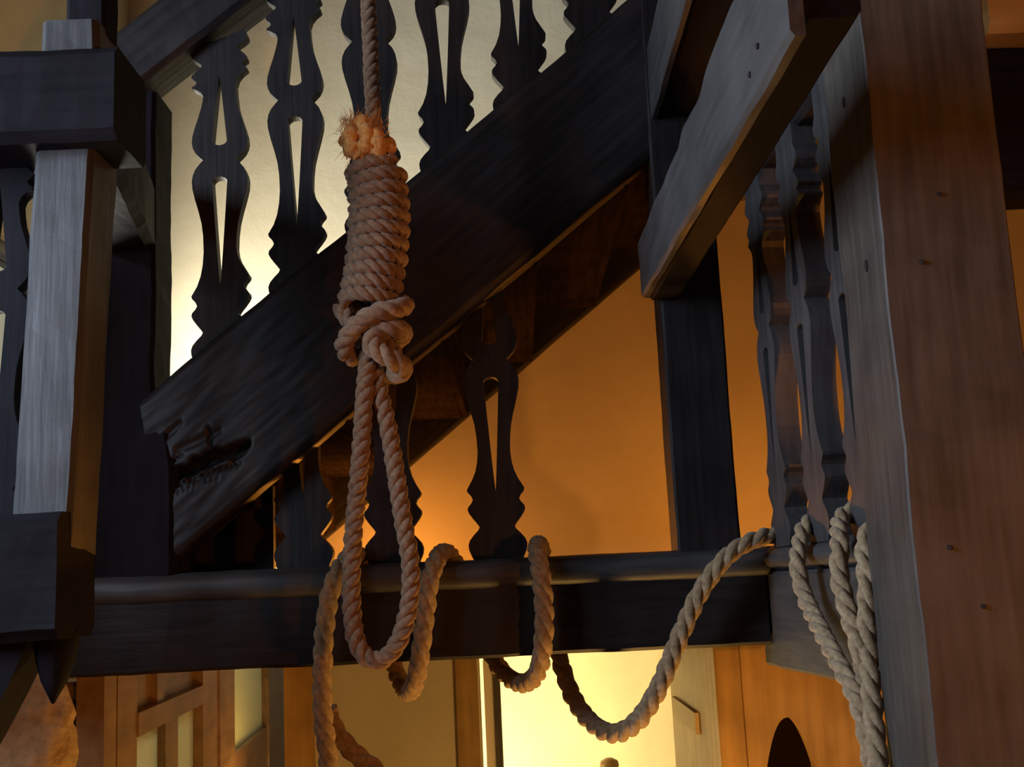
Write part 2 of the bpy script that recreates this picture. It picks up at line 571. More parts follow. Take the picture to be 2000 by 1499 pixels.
for px_ in (602, 775, 975):
    q = P(px_, 1098, 3.12)
    base = 0.06
    x = q.x
    zneck = base + 398 * 0.00133
    cut_z = zlow(x) + 0.09
    V, Fc = baluster_vf(398, 250, 0.0, px=0.00133)
    me = bpy.data.meshes.new('gallery_baluster_cut')
    me.from_pydata(V, [], Fc)
    bm = bmesh.new(); bm.from_mesh(me)
    bmesh.ops.remove_doubles(bm, verts=bm.verts, dist=1e-5)
    nrm = Vector((-SLOPE, 0, 1)).normalized()
    bmesh.ops.bisect_plane(bm, geom=bm.verts[:] + bm.edges[:] + bm.faces[:], plane_co=(0, 0, cut_z - zneck), plane_no=nrm, clear_outer=True)
    bmesh.ops.holes_fill(bm, edges=[e for e in bm.edges if e.is_boundary])
    bmesh.ops.recalc_face_normals(bm, faces=bm.faces)
    bm.to_mesh(me); bm.free()
    me.materials.append(M['dark_z'])
    place_baluster(me, (x, 3.07, zneck), gal)
tag(mk('floor_gallery', box(-1.35, 3.1, 3.14, YB, -0.14, -0.06), M['floor']), kind='structure')

# corner newel
cn = empty('newel_post', (0.475, 3.03, 0.05), 'tall black corner newel post standing on the gallery rail beside the orange wall', 'post')
mk('shaft', timber((0.472, 3.03, 0.055), (0.472, 3.03, 2.3), 0.158, 0.14, up=(0, 1, 0), ch=0.006, amp=0.002, seed=31), M['dark_z'], cn)

# gallery arm that comes forward on the right
def xr(Y): return 0.605 + (2.95 - Y) * 0.078


ga = empty('gallery_balustrade', (0.70, 2.6, -0.22), 'gallery arm with grey-lit flat balusters between the corner newel and tall post', 'balustrade')
YA0, YA1 = 2.16, 3.02
A0, A1 = Vector((xr(YA0) + .09, YA0, 0)), Vector((xr(YA1) + .09, YA1, 0))
mk('beam', timber(A1 + Vector((0, 0, -.112)), A0 + Vector((0, 0, -.112)), 0.18, 0.23, amp=0.002, seed=41), M['worn_y'], ga)
rp2 = [(math.cos(math.pi * 2 * k / 16) * 0.105, math.sin(math.pi * 2 * k / 16) * 0.040) for k in range(16)]
mk('bottom_rail', timber(A1 + Vector((0, 0, .033)), A0 + Vector((0, 0, .033)), 0.2, 0.07, amp=0.003, seed=42, prof=rp2), M['worn_y'], ga, smooth=True)
mk('top_rail', timber(A1 + Vector((0, 0, 1.06)), A0 + Vector((0, 0, 1.06)), 0.15, 0.16, amp=0.003, seed=43), M['dark_y'], ga)
ab = baluster_mesh('arm_baluster', 398, 330, 0.0, px=0.00133, mat=M['worn_z'], thick=0.055)
for Yb in (2.83, 2.56, 2.29):
    place_baluster(ab, (xr(Yb) + 0.035, Yb, 0.06 + 398 * .00133), ga, rz=math.pi / 2 + 0.078, lean=0)
    
# tall post at the right
tp = empty('tall_post', (0.735, 2.03, FZ), 'tall square post on the right, grey left side and warm brown front', 'post')
M['post_brown'] = wood('brown_post', (0.045, 0.037, 0.031), (0.10, 0.084, 0.070), 'z', 0.55, 0.3, 0.2)
mk('shaft', timber((0.738, 2.035, FZ), (0.738, 2.035, CZ), 0.215, 0.25, up=(0, 1, 0), ch=0.003, amp=0.003, seed=51), M['post_brown'], tp)
for px_, py_ in ((1802, 512), (1836, 380), (1857, 1070), (1922, 1185)):
    c = P(px_, py_, 1.908)
    ring = lambda y, r: [(c.x + math.cos(a) * r, y, c.z + math.sin(a) * r * 1.2) for a in [math.pi * 2 * k / 8 for k in range(8)]]
    mk('nail_head', loft([ring(1.93, .0035), ring(1.9065, .0035), ring(1.9055, .002)]), M['nailhole'], tp)
for px_, py_ in ((1692, 520), (1648, 200)):
    c = PX(px_, py_, 0.63)
    ring = lambda x, r: [(x, c.y + math.cos(a) * r, c.z + math.sin(a) * r * 1.8) for a in [math.pi * 2 * k / 8 for k in range(8)]]
    mk('nail_head', loft([ring(.645, .006), ring(.6285, .006), ring(.627, .004)]), M['nailhole'], tp)

# rail board nailed to the corner newel, coming toward the viewer
rb = empty('rail_board', (0.39, 2.2, 0.70), 'grey-lit thick rail board with chipped upper edge running forward from the corner newel', 'rail')


def board_vf():
    X0, X1, Y0, Y1 = 0.343, 0.362, 1.395, 2.955
    rings = []
    n = 70
    for i in range(n + 1):
        t = i / n
        y = Y1 + (Y0 - Y1) * t
        zb = 0.712 - 0.045 * t
        top = 0.868 + 0.02 * t
        chip = max(0, noise.noise(Vector((y * 6, 3.3, 0)))) * 0.035 * min(1, t * 2)
        m = noise.noise_vector(Vector((0.3, y * 7, 2))) * 0.004
        dx = 0.03 * t
        rings.append([(v[0] + dx, v[1], v[2]) for v in [(X0 + 0.006 + m.x, y, zb + m.z), (X1, y, zb + m.y), (X1, y, top - chip), (X0 + 0.008, y, top - chip * .6), (X0 + m.y, y, top - 0.015 - chip), (X0 + m.z, y, (zb + top) / 2), (X0 + m.x, y, zb + 0.008)]])
    return loft(rings)


mk('face_board', board_vf(), M['worn_y'], rb)
mk('backing_beam', timber((0.402, 2.955, 0.786), (0.430, 1.40, 0.772), 0.075, 0.162, amp=.002, seed=63), M['black_y'], rb)  # added near-black beam; puts shade into the board's underside and end
for px_, py_ in ((1480, 90), (1465, 146)):
    c = PX(px_, py_, 0.369)
    ring = lambda x, r: [(x, c.y + math.cos(a) * r, c.z + math.sin(a) * r) for a in [math.pi * 2 * k / 8 for k in range(8)]]
    mk('nail_head', loft([ring(.385, .005), ring(.367, .005), ring(.3655, .003)]), M['nailhole'], rb)
ub = empty('upper_rail', (0.46, 2.2, 1.19), 'upper grey rail high beside the corner newel, above the chipped rail board', 'rail')
mk('beam', timber((0.47, 2.955, 1.30), (0.47, 1.5, 1.30), 0.10, 0.2, amp=0.003, seed=61), M['black_y'], ub)  # rail split: near-black beam for the shaded underside, paler board as lit side
mk('face_board', timber((0.41, 2.955, 1.295), (0.41, 1.5, 1.295), 0.018, 0.2, ch=.003, amp=0.002, seed=62), M['worn_y'], ub)

# ------------------------------------------------------------------ left: post, rail and balusters close by
lp = empty('gallery_post', (-0.88, 2.285, -0.2), 'worn grey post with chipped edges and pendant foot at the left', 'post')
lean = 0.045
mk('shaft', timber((-0.897, 2.285, 0.10), (-0.860, 2.285, 1.0), 0.115, 0.15, up=(0, 1, 0), ch=0.010, amp=0.0025, seed=71), M['worn_z'], lp)
mk('cap', timber((-0.862, 2.285, 1.0), (-0.86, 2.285, 1.17), 0.115, 0.13, up=(0, 1, 0), ch=0.012, amp=0.004, seed=72), M['worn_z'], lp)
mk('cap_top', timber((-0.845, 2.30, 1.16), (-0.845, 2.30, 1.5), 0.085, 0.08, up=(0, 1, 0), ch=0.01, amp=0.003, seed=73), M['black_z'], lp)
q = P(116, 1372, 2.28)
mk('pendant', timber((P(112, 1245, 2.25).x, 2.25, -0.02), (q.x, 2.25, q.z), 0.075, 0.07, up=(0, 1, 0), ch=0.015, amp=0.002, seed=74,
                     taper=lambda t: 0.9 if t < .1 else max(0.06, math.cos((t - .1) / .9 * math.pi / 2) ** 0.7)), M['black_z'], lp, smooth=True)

lg = empty('gallery_balustrade', (-1.3, 2.25, -0.15), 'dark left gallery balustrade with thick rail, seen against the bright wall', 'balustrade')
a, b = P(-40, 195, 2.27), P(228, 190, 2.27)
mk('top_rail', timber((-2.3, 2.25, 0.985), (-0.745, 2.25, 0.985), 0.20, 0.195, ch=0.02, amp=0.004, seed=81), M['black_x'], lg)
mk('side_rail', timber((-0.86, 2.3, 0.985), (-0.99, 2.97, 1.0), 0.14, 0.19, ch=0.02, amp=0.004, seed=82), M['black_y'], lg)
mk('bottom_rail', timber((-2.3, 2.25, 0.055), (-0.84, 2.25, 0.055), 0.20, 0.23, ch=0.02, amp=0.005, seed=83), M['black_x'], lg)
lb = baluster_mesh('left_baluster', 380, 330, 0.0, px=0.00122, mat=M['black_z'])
for xb in (-1.025, -1.235, -1.445, -1.655, -1.865, -2.075):
    place_baluster(lb, (xb, 2.31, 0.17 + 380 * .00122), lg)
# curved bracket below the bottom rail
q0, q1 = P(80, 1243, 2.27), P(0, 1415, 2.27)
br = []
for k in range(17):
    t = k / 8
    br.append((q0.x + (q1.x - q0.x) * t, q0.z + (q1.z - q0.z) * t ** 0.85))
poly = [(q0.x + .03, -0.04)] + br + [(br[-1][0] - .12, br[-1][1]), (br[-1][0] - .12, -0.04)]
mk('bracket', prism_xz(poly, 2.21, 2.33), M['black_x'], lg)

# ------------------------------------------------------------------ below the gallery
# doorway lining and open door of the lit room
dr = empty('door_1', (DX0, YB, FZ), kind='structure')
mk('jamb', box(DX0 - 0.085, DX0 - 0.005, YB - 0.03, YB + 0.16, FZ, DZ + .06), M['ochre_z'], dr)
mk('jamb', box(DX1 - 0.03, DX1 + 0.03, YB - 0.03, YB + 0.16, FZ, DZ + .06), M['ochre_z'], dr)
mk('lintel', box(DX0 - 0.085, DX1 + 0.03, YB - 0.03, YB + 0.16, DZ - 0.0, DZ + .08), M['ochre_x'], dr)
dl = mk('door_leaf', box(DX0 + 0.012, DX0 + 0.06, YB + 0.15, YB + 0.9, FZ + 0.01, DZ - .03), M['white'], dr)
mk('door_edge_strip', box(DX0 + 0.05, DX0 + 0.075, YB + 0.132, YB + 0.15, FZ + .01, DZ - .03), M['worn_z'], dr)
hk = P(1190, 1492, 5.6)

# finial of a tall chair-back in the lit room
cr_ = empty('coat_stand', (hk.x, 5.6, FZ), 'thin brown coat stand tip inside the bright doorway', 'coat stand')
mk('pole', timber((hk.x, 5.6, FZ), (hk.x, 5.6, hk.z - .03), 0.03, 0.03, up=(0, 1, 0), ch=.008, amp=0, seg=4), M['honey_y'], cr_)
rings = [[(hk.x + math.cos(a) * r, 5.6 + math.sin(a) * r, hk.z + z) for a in [math.pi * 2 * k / 12 for k in range(12)]] for z, r in ((-.04, .015), (-.03, .03), (-.01, .045), (.012, .04), (.025, .015))]
mk('finial', loft(rings), M['honey_y'], cr_, smooth=True)
for s in (0, 1, 2):
    a = s * 2.094
    mk('foot', timber((hk.x, 5.6, FZ + .25), (hk.x + math.cos(a) * .25, 5.6 + math.sin(a) * .25, FZ + .012), .025, .025, ch=.005, amp=0, seg=4), M['honey_y'], cr_)

# orange pillar and panel left of the door
pb = mk('wall_pilaster', box(-0.891, -0.788, YB - 0.05, YB - 0.001, FZ, -0.14), M['ochre_z'])
tag(pb, 'narrow orange wooden pilaster under the gallery beside the glazed screen', 'pilaster')

# wooden partition with an arched opening at the right
pw = empty('wooden_partition', (0.9, 3.6, FZ), 'honey coloured wooden partition with pointed arch opening and small plaque under the gallery', 'partition')
YP = 3.36
cx = P(1400, 1300, YP).x
al, ar, at_ = P(1484, 1499, YP), P(1585, 1499, YP), P(1537, 1402, YP)
xm, hwid = at_.x, (ar.x - al.x) / 2 * 1.06
arch = []
for k in range(17):
    t = -1 + 2 * k / 16
    arch.append((xm + hwid * t, at_.z - 0.17 * abs(t) ** 2.1 if abs(t) < 1 else FZ + .6))
top = -0.15
XR_ = 2.2
V, Fc = [], []
cols = [(cx, None)] + [(x, z) for x, z in arch] + [(XR_, None)]
for yv in (YP, YP + 0.05):
    base = len(V)
    xs = [cx] + [p[0] for p in arch] + [XR_]
    V.append((cx, yv, FZ)); V.append((cx, yv, top))
    for x, z in arch: V.append((x, yv, z)); V.append((x, yv, top))
    V.append((XR_, yv, FZ)); V.append((XR_, yv, top))
    # stiles left and right of the opening
    V += [(arch[0][0], yv, FZ), (arch[-1][0], yv, FZ)]
m = len(V) // 2
na = len(arch)
for off in (0, m):
    Fc.append((off + 0, off + m - 2, off + 2, off + 3, off + 1))
    for k in range(na - 1):
        Fc.append((off + 2 + 2 * k, off + 4 + 2 * k, off + 5 + 2 * k, off + 3 + 2 * k))
    e = 2 + 2 * (na - 1)
    Fc.append((off + m - 1, off + e + 2, off + e + 3, off + e + 1, off + e))
loop = [m - 2, 2] + [2 + 2 * k for k in range(1, na)] + [m - 1]
for a, b in zip(loop, loop[1:]): Fc.append((a, b, b + m, a + m))
mk('arched_panel', (V, Fc), M['ochre_z'], pw)
mk('side_panel', box(cx, cx + 0.05, YP + 0.05, YB - 0.03, FZ, top), M['ochre_z'], pw)
mk('corner_bead', timber((cx + .03, YP + .01, FZ), (cx + .03, YP + .01, top), .075, .03, up=(0, 1, 0), ch=.006, amp=0.001, seg=30), M['ochre_z'], pw)
t0, t1 = PX(1320, 1372, cx), PX(1364, 1393, cx)
mk('plaque', box(cx - 0.012, cx + .001, min(t0.y, t1.y), max(t0.y, t1.y), t1.z - 0.065, t1.z), M['tagwood'], pw)

# glazed screen that recedes at the left
gs = empty('glazed_screen', (-1.2, 5.0, FZ), 'honey wood glazed screen with milky panes receding under the gallery', 'screen')
sA, sB = P(205, 1440, 3.28), P(556, 1400, 7.3)
sA.z = sB.z = 0
sd = (sB - sA)
SL = sd.length
sd = sd / SL
sn = Vector((-sd.y, sd.x, 0))


def screen_at(px, py):
    """point of the screen's plane seen at a pixel -> (distance along it, height)"""
    d = ray(px, py)
    k = sA.dot(sn) / d.dot(sn)
    p = d * k
    return (p - sA).dot(sd), p.z


def sbox(s0, s1, z0, z1, t0=-0.025, t1=0.025):
    v = [sA + sd * s + sn * t + Vector((0, 0, z)) for s in (s0, s1) for t in (t0, t1) for z in (z0, z1)]
    f = [(0, 1, 3, 2), (4, 6, 7, 5), (0, 4, 5, 1), (2, 3, 7, 6), (0, 2, 6, 4), (1, 5, 7, 3)]
    return [tuple(q) for q in v], f


U = lambda px: screen_at(px, 1400)[0]
zr0, zr1 = screen_at(240, 1442)[1], screen_at(240, 1395)[1]
zpb = screen_at(440, 1478)[1]
for a, b in ((172, 197), (200, 240), (375, 404), (410, 440), (510, 552)):
    mk('stile', sbox(U(a), U(b), FZ, -0.15, -0.04, 0.03), M['honey_y'], gs)
mk('glazing_bar', sbox(U(305), U(330), FZ + .4, zr0, -0.03, 0.02), M['honey_y'], gs)
mk('mid_rail', sbox(U(240), U(375), zr0, zr1, -0.045, 0.03), M['honey_y'], gs)
mk('upper_panel', sbox(U(240), U(290), zr1, -0.15, -0.01, 0.02), M['honey_y'], gs)
mk('upper_panel', sbox(U(300), U(375), zr1, -0.15, -0.01, 0.02), M['honey_y'], gs)
mk('upper_stile', sbox(U(288), U(302), zr1, -0.15, -0.03, 0.02), M['honey_y'], gs)
for a, b in ((240, 305), (330, 375)):
    mk('pane', sbox(U(a), U(b), FZ + .4, zr0, -0.004, 0.004), M['milk'], gs)
mk('pane', sbox(U(440), U(510), zpb, -0.15, -0.004, 0.004), M['milk'], gs)
mk('lower_panel', sbox(U(440), U(510), FZ, zpb, -0.03, 0.02), M['honey_y'], gs)
mk('bottom_rail', sbox(U(200), U(375), FZ, FZ + .4, -0.03, 0.02), M['honey_y'], gs)

lc = P(128, 1365, 3.2); lc2 = P(186, 1327, 3.2)
cb = empty('corner_cabinet', ((lc.x + lc2.x) / 2, 3.25, FZ), 'dark narrow cabinet end with a lit ledge at the lower left', 'cabinet')
mk('body', box(lc.x - 0.03, lc2.x - 0.045, 3.16, 3.24, FZ, lc.z - .0), M['dark_z'], cb)
mk('ledge', timber((lc.x - 0.05, 3.19, (lc.z + lc2.z) / 2), (lc2.x - .005, 3.19, (lc.z + lc2.z) / 2), .12, lc2.z - lc.z, ch=.012, amp=.001), M['honey_y'], cb)


# rough plastered pier at the lower left
def pier_vf():
    c = P(40, 1450, 2.75)
    rings = []
    for i in range(91):
        t = i / 90
        z = -1.6 + (P(80, 1236, 2.75).z + 1.6) * t
        ring = []
        wq = 0.115 if z < c.z else 0.115 * max(0.06, 1 - (z - c.z) / (P(80, 1236, 2.75).z - c.z)) ** 0.8
        cxn = c.x + (0.035 if z > c.z else 0.035) * (z - c.z) / 0.25 if z > c.z else c.x
        for k in range(48):
            a = math.pi * 2 * k / 48
            d = Vector((math.cos(a), math.sin(a), 0))
            p = Vector((cxn, 2.78, z)) + d * wq
            r = 1 + 0.22 * noise.noise(p * 9) + 0.16 * noise.noise(p * 28) + 0.06 * noise.noise(p * 70)
            ring.append(tuple(Vector((cxn, 2.78, z)) + Vector((d.x, d.y * .7, 0)) * wq * r))
        rings.append(ring)
    rings.insert(0, [(x, y, FZ) for x, y, z in rings[0]])
    return loft(rings)


pr = mk('plaster_pier', pier_vf(), M['stone'], smooth=True)
tag(pr, 'rough warm-lit stone pier with pointed top at the lower left', 'pier')

# upper right: dark lintel with a lit board on it
c0 = P(1915, 240, 2.7)
db = mk('wall_beam', timber((c0.x, 2.75, P(1960, 240, 2.7).z), (3.2, 2.75, P(1960, 240, 2.7).z), 0.16, 0.36, seed=91, amp=.004), M['black_x'])
tag(db, 'thick black beam end behind the tall post at the right edge', 'beam')
c1 = P(1930, 70, 2.66)
sh = mk('wall_shelf', timber((c1.x, 2.74, c1.z + .055), (3.2, 2.74, c1.z + .055), 0.2, 0.10, seed=92, amp=.004, ch=.02), M['ochre_x'])
tag(sh, 'warm orange-brown board resting on the black beam at the upper right corner', 'board')


# ------------------------------------------------------------------ ropes
def catmull(pts, step=0.004):
    pts = [Vector(p) for p in pts]
    out = []
    n = len(pts)
    for i in range(n - 1):
        p0, p1, p2, p3 = pts[max(0, i - 1)], pts[i], pts[i + 1], pts[min(n - 1, i + 2)]
        if i == 0: p0 = p1 * 2 - p2
        if i == n - 2: p3 = p2 * 2 - p1
        # centripetal parameters
        t0 = 0; t1 = t0 + max(1e-4, (p1 - p0).length) ** .5; t2 = t1 + max(1e-4, (p2 - p1).length) ** .5; t3 = t2 + max(1e-4, (p3 - p2).length) ** .5
        m = max(2, int((p2 - p1).length / step))
        for k in range(m):
            t = t1 + (t2 - t1) * k / m
            A1_ = p0 * ((t1 - t) / (t1 - t0)) + p1 * ((t - t0) / (t1 - t0))
            A2_ = p1 * ((t2 - t) / (t2 - t1)) + p2 * ((t - t1) / (t2 - t1))
            A3_ = p2 * ((t3 - t) / (t3 - t2)) + p3 * ((t - t2) / (t3 - t2))
            B1_ = A1_ * ((t2 - t) / (t2 - t0)) + A2_ * ((t - t0) / (t2 - t0))
            B2_ = A2_ * ((t3 - t) / (t3 - t1)) + A3_ * ((t - t1) / (t3 - t1))
            out.append(B1_ * ((t2 - t) / (t2 - t1)) + B2_ * ((t - t1) / (t2 - t1)))
    out.append(pts[-1])
    # smooth and resample evenly
    for _ in range(3):
        out = [out[0]] + [(out[i - 1] + out[i] * 2 + out[i + 1]) / 4 for i in range(1, len(out) - 1)] + [out[-1]]
    res, acc = [out[0]], 0.0
    for a, b in zip(out, out[1:]):
        L = (b - a).length
        while acc + L >= step:
            f_ = (step - acc) / L
            a = a + (b - a) * f_
            L = (b - a).length
            res.append(a)
            acc = 0.0
        acc += L
    return res


def frames(path):
    T = [(path[min(i + 1, len(path) - 1)] - path[max(i - 1, 0)]).normalized() for i in range(len(path))]
    n = T[0].orthogonal().normalized()
    Ns = []
    for t in T:
        n = (n - t * n.dot(t)).normalized()
        Ns.append(n)
    return T, Ns


def strand_vf(path, R, pitch, k, nst=3, sides=12, yarn=True, hand=1, step=0.004):
    """one of the laid strands of a rope along an even path"""
    T, Ns = frames(path)
    Rf = R if callable(R) else (lambda u: R)
    nn = len(path) - 1
    cen = []
    for i, p in enumerate(path):
        a = hand * 2 * math.pi * (i * step / pitch) + 2 * math.pi * k / nst
        b = T[i].cross(Ns[i])
        j = 1 + 0.04 * math.sin(i * .37 + k)
        cen.append(p + (Ns[i] * math.cos(a) + b * math.sin(a)) * Rf(i / nn) * 0.47 * j)
    T2, N2 = frames(cen)
    rings = []
    for i, c in enumerate(cen):
        b = T2[i].cross(N2[i])
        tw = -hand * 2 * math.pi * (i * step / (pitch * 0.9))
        ring = []
        for s in range(sides):
            a = 2 * math.pi * s / sides
            r = Rf(i / nn) * 0.56 * (1 + (0.07 * math.cos(5 * (a - tw)) if yarn else 0))
            ring.append(c + (N2[i] * math.cos(a) + b * math.sin(a)) * r)
        rings.append(ring)
    return loft(rings)


def rope_part(name, pts, R, pitch, mat, parent, hand=1, step=0.004, sides=12):
    path = catmull(pts, step)
    return mk(name, join(*[strand_vf(path, R, pitch, k, hand=hand, step=step, sides=sides) for k in range(3)]), mat, parent, smooth=True)


NY = 2.6
hx = P(722, 120, NY).x
nz_ = empty('hanging_rope', (hx, NY, P(735, 1300, NY).z), 'brown hemp rope with coiled knot, frayed end and long loop, hung before stair', 'rope')
RR = 0.0205
line = [(hx, NY, CZ), (hx, NY, 2.4), (hx, NY, 1.7), P(719, 0, NY), P(724, 100, NY), P(729, 215, NY), P(735, 300, NY), P(738, 400, NY), P(732, 500, NY), P(722, 590, NY)]
rope_part('standing_line', line, RR * 0.92, 0.085, M['hemp'], nz_)
# coil
turns = 11
cc = [P(733, 328, NY), P(740, 400, NY), P(738, 480, NY), P(728, 550, NY), P(716, 608, NY)]
ccs = catmull(cc, 0.002)
coil = []
NT = turns * 24
for i in range(NT + 1):
    t = i / NT
    c = ccs[min(len(ccs) - 1, int(t * (len(ccs) - 1)))]
    ax = (ccs[min(len(ccs) - 1, int(t * (len(ccs) - 1)) + 3)] - ccs[max(0, min(len(ccs) - 4, int(t * (len(ccs) - 1))))]).normalized()
    s1 = Vector((1, 0, 0)); s1 = (s1 - ax * s1.dot(ax)).normalized(); s2 = ax.cross(s1)
    a = 2 * math.pi * turns * t + 0.6
    rad = 0.0565 + 0.0025 * noise.noise(Vector((t * 9, 0, 0))) - 0.003 * abs(t - .45)
    coil.append(c + (s1 * math.cos(a) + s2 * math.sin(a)) * rad)
rope_part('coil', coil, 0.0166, 0.072, M['hemp'], nz_, hand=1, step=0.0035, sides=10)
# knot below the coil
K = lambda px, py, dy: tuple(P(px, py, NY + dy))
knot = [K(760, 590, .05), K(790, 596, .0), K(775, 604, -.045), K(735, 612, -.066), K(695, 638, -.062), K(672, 675, -.03), K(688, 698, .01), K(725, 690, .045),
        K(770, 668, .045), K(787, 650, .0), K(770, 642, -.04), K(730, 652, -.055), K(728, 676, -.06), K(760, 700, -.06), K(787, 718, -.03), K(775, 733, .005), K(740, 715, .03), K(715, 690, .03)]
rope_part('knot', knot, 0.0225, 0.095, M['hemp'], nz_)
knot2 = [K(665, 600, -.01), K(678, 622, -.035), K(705, 650, -.035), K(740, 660, -.02), K(770, 690, -.02), K(780, 715, -.035)]
rope_part('knot_tuck', knot2, 0.019, 0.09, M['hemp'], nz_)
loopp = [K(722, 640, 0), K(719, 700, -.01), K(713, 760, -.018), K(708, 830, -.015), K(703, 900, -.01), K(696, 980, 0), K(689, 1060, 0), K(686, 1130, 0), K(688, 1200, 0), K(697, 1255, 0), K(718, 1287, 0),
         K(745, 1290, 0), K(772, 1265, 0), K(792, 1215, 0), K(802, 1150, 0), K(800, 1090, 0), K(788, 1020, 0), K(777, 950, 0), K(766, 880, -.0), K(752, 810, -.005), K(738, 750, 0), K(738, 690, .01), K(735, 640, .01)]
rope_part('loop', loopp, RR, 0.088, M['hemp'], nz_)


def fray_vf():
    vf = []
    # short unlaid strand ends
    for (px_, py_, dy, ang, ln) in ((700, 305, -.05, -.35, .075), (715, 300, -.055, -.05, .085), (735, 305, -.05, .12, .06), (752, 308, -.03, .25, .04), (690, 308, -.02, -.3, .05)):
        b0 = P(px_, py_, NY + dy)
        pts = [b0 + Vector((math.sin(ang) * ln * t + .006 * math.sin(6 * t + px_), -.008 * math.sin(3 * t), ln * t * math.cos(ang))) for t in (0, .25, .5, .75, 1)]
        pa = catmull(pts, .004)
        T, Ns = frames(pa)
        rings = []
        for i, c in enumerate(pa):
            b = T[i].cross(Ns[i])
            u = i / (len(pa) - 1)
            rr = .0185 * (1 + .18 * math.sin(u * 16 + px_)) * (1 if u < .8 else 1.1 - (u - .8) * 2)
            rings.append([c + (Ns[i] * math.cos(a) + b * math.sin(a)) * rr * (1 + .15 * noise.noise(c * 150 + Vector((a, 0, 0)))) for a in [math.pi * 2 * k / 9 for k in range(9)]])
        vf.append(loft(rings))
    return join(*vf)


mk('frayed_end', fray_vf(), M['fray'], nz_, smooth=True)


def fibres_vf():
    vf = []
    for i in range(700):
        px_, py_ = random.gauss(708, 20), random.uniform(232, 316)
        px_ = min(758, max(668, px_ + (py_ - 270) * .15))
        b0 = P(px_, py_, NY - .05 + random.uniform(-.02, .02))
        d = Vector((random.gauss((px_ - 712) * .012, .5), random.gauss(-.25, .4), random.gauss(.65, .6))).normalized()
        cv = Vector((random.gauss(0, .5), random.gauss(0, .5), random.gauss(-.2, .5)))
        L = random.uniform(.014, .036)
        rings = []
        for k in range(5):
            t = k / 4
            c = b0 + d * L * t + cv * L * t * t * .7
            r = .0011 * (1 - .7 * t)
            rings.append([c + Vector((math.cos(a) * r, math.sin(a) * r, 0)) for a in (0, 2.09, 4.19)])
        vf.append(loft(rings))
    return join(*vf)


tag(mk('loose_fibres', fibres_vf(), M['fray'], nz_), kind='stuff')

# thick rope wound along the gallery rail
dr_ = empty('draped_rope', (-0.1, 2.95, -0.7), 'thick tan three-strand rope wound around the gallery rail and hanging in swags', 'rope')
p_ = lambda px, py, Y: tuple(P(px, py, Y))
x_ = lambda px, py, X: tuple(PX(px, py, X))
BF, BB = 2.878, 3.19
A = [p_(640, 1385, 2.935), p_(655, 1428, 2.93), p_(690, 1470, 2.93), p_(745, 1520, 2.93), p_(775, 1600, 2.93), p_(735, 1680, 2.92), p_(675, 1640, 2.90),
     p_(648, 1540, 2.885), p_(640, 1470, 2.88), p_(631, 1400, 2.88), p_(630, 1320, 2.878), p_(634, 1230, 2.875), p_(645, 1160, 2.875), p_(662, 1115, 2.885),
     p_(682, 1088, 2.96), p_(700, 1085, 3.08), p_(718, 1110, BB), p_(740, 1200, BB), p_(766, 1290, BB), p_(784, 1336, 3.12), p_(800, 1352, 3.0),
     p_(813, 1325, 2.905), p_(822, 1270, BF), p_(832, 1190, BF), p_(840, 1130, BF), p_(852, 1096, 2.915), p_(866, 1080, 3.02), p_(885, 1092, 3.13), p_(905, 1140, BB),
     p_(940, 1240, BB), p_(968, 1294, 3.17), p_(998, 1328, 3.1), p_(1030, 1334, 3.0), p_(1052, 1308, 2.92), p_(1062, 1250, BF), p_(1062, 1180, BF), p_(1056, 1120, BF),
     p_(1049, 1082, 2.92), p_(1052, 1064, 3.03), p_(1060, 1085, 3.15), p_(1072, 1160, BB), p_(1085, 1250, BB), p_(1098, 1305, 3.17), p_(1120, 1365, 3.13), p_(1155, 1412, 3.06), p_(1198, 1434, 2.98),
     p_(1242, 1412, 2.91), p_(1286, 1345, 2.86), p_(1327, 1245, 2.845), p_(1372, 1150, 2.84), p_(1425, 1083, 2.845), p_(1482, 1052, 2.87)]
A0_ = list(A)
# over the arm's rail, down its outer side, back over as the first hanging strand
Z1 = 0.098
A += [(xr(2.93) + .07, 2.925, Z1 - .005), (xr(2.93) + .16, 2.90, Z1 - .02), (xr(2.9) + .225, 2.84, -.02), (xr(2.8) + .235, 2.74, -.10), (xr(2.7) + .225, 2.70, 0.0), (xr(2.7) + .15, 2.685, Z1 + .0),
      (xr(2.67) + .07, 2.67, Z1 + .025), (xr(2.63) + .0, 2.61, Z1), (xr(2.57) - .035, 2.56, .05)]
A += [x_(1557, 1100, .585), x_(1570, 1160, .588), x_(1605, 1235, .590), x_(1645, 1310, .595), x_(1680, 1385, .600), x_(1700, 1470, .605), x_(1712, 1580, .61), x_(1725, 1680, .61), x_(1740, 1640, .605), x_(1722, 1560, .60)]
C = [x_(1716, 1500, .606), x_(1706, 1400, .612), x_(1698, 1300, .616), x_(1694, 1220, .62), x_(1694, 1140, .625), (xr(2.2) - .02, 2.2, .06), (xr(2.2) + .05, 2.2, Z1 + .005), (xr(2.2) + .15, 2.21, Z1 - .015),
     (xr(2.2) + .22, 2.24, 0.0), (xr(2.25) + .232, 2.30, -.08), (xr(2.3) + .22, 2.36, 0.0), (xr(2.36) + .15, 2.37, Z1), (xr(2.36) + .07, 2.375, Z1 + .028), (xr(2.36) + .0, 2.365, Z1 + .01), x_(1640, 1075, .605),
     x_(1640, 1130, .598), x_(1658, 1200, .598), x_(1680, 1270, .605), x_(1694, 1350, .628)]
RD = 0.0235
la = len(catmull(A0_, 0.0045)) / len(catmull(A + C, 0.0045))
path = catmull(A + C, 0.0045)
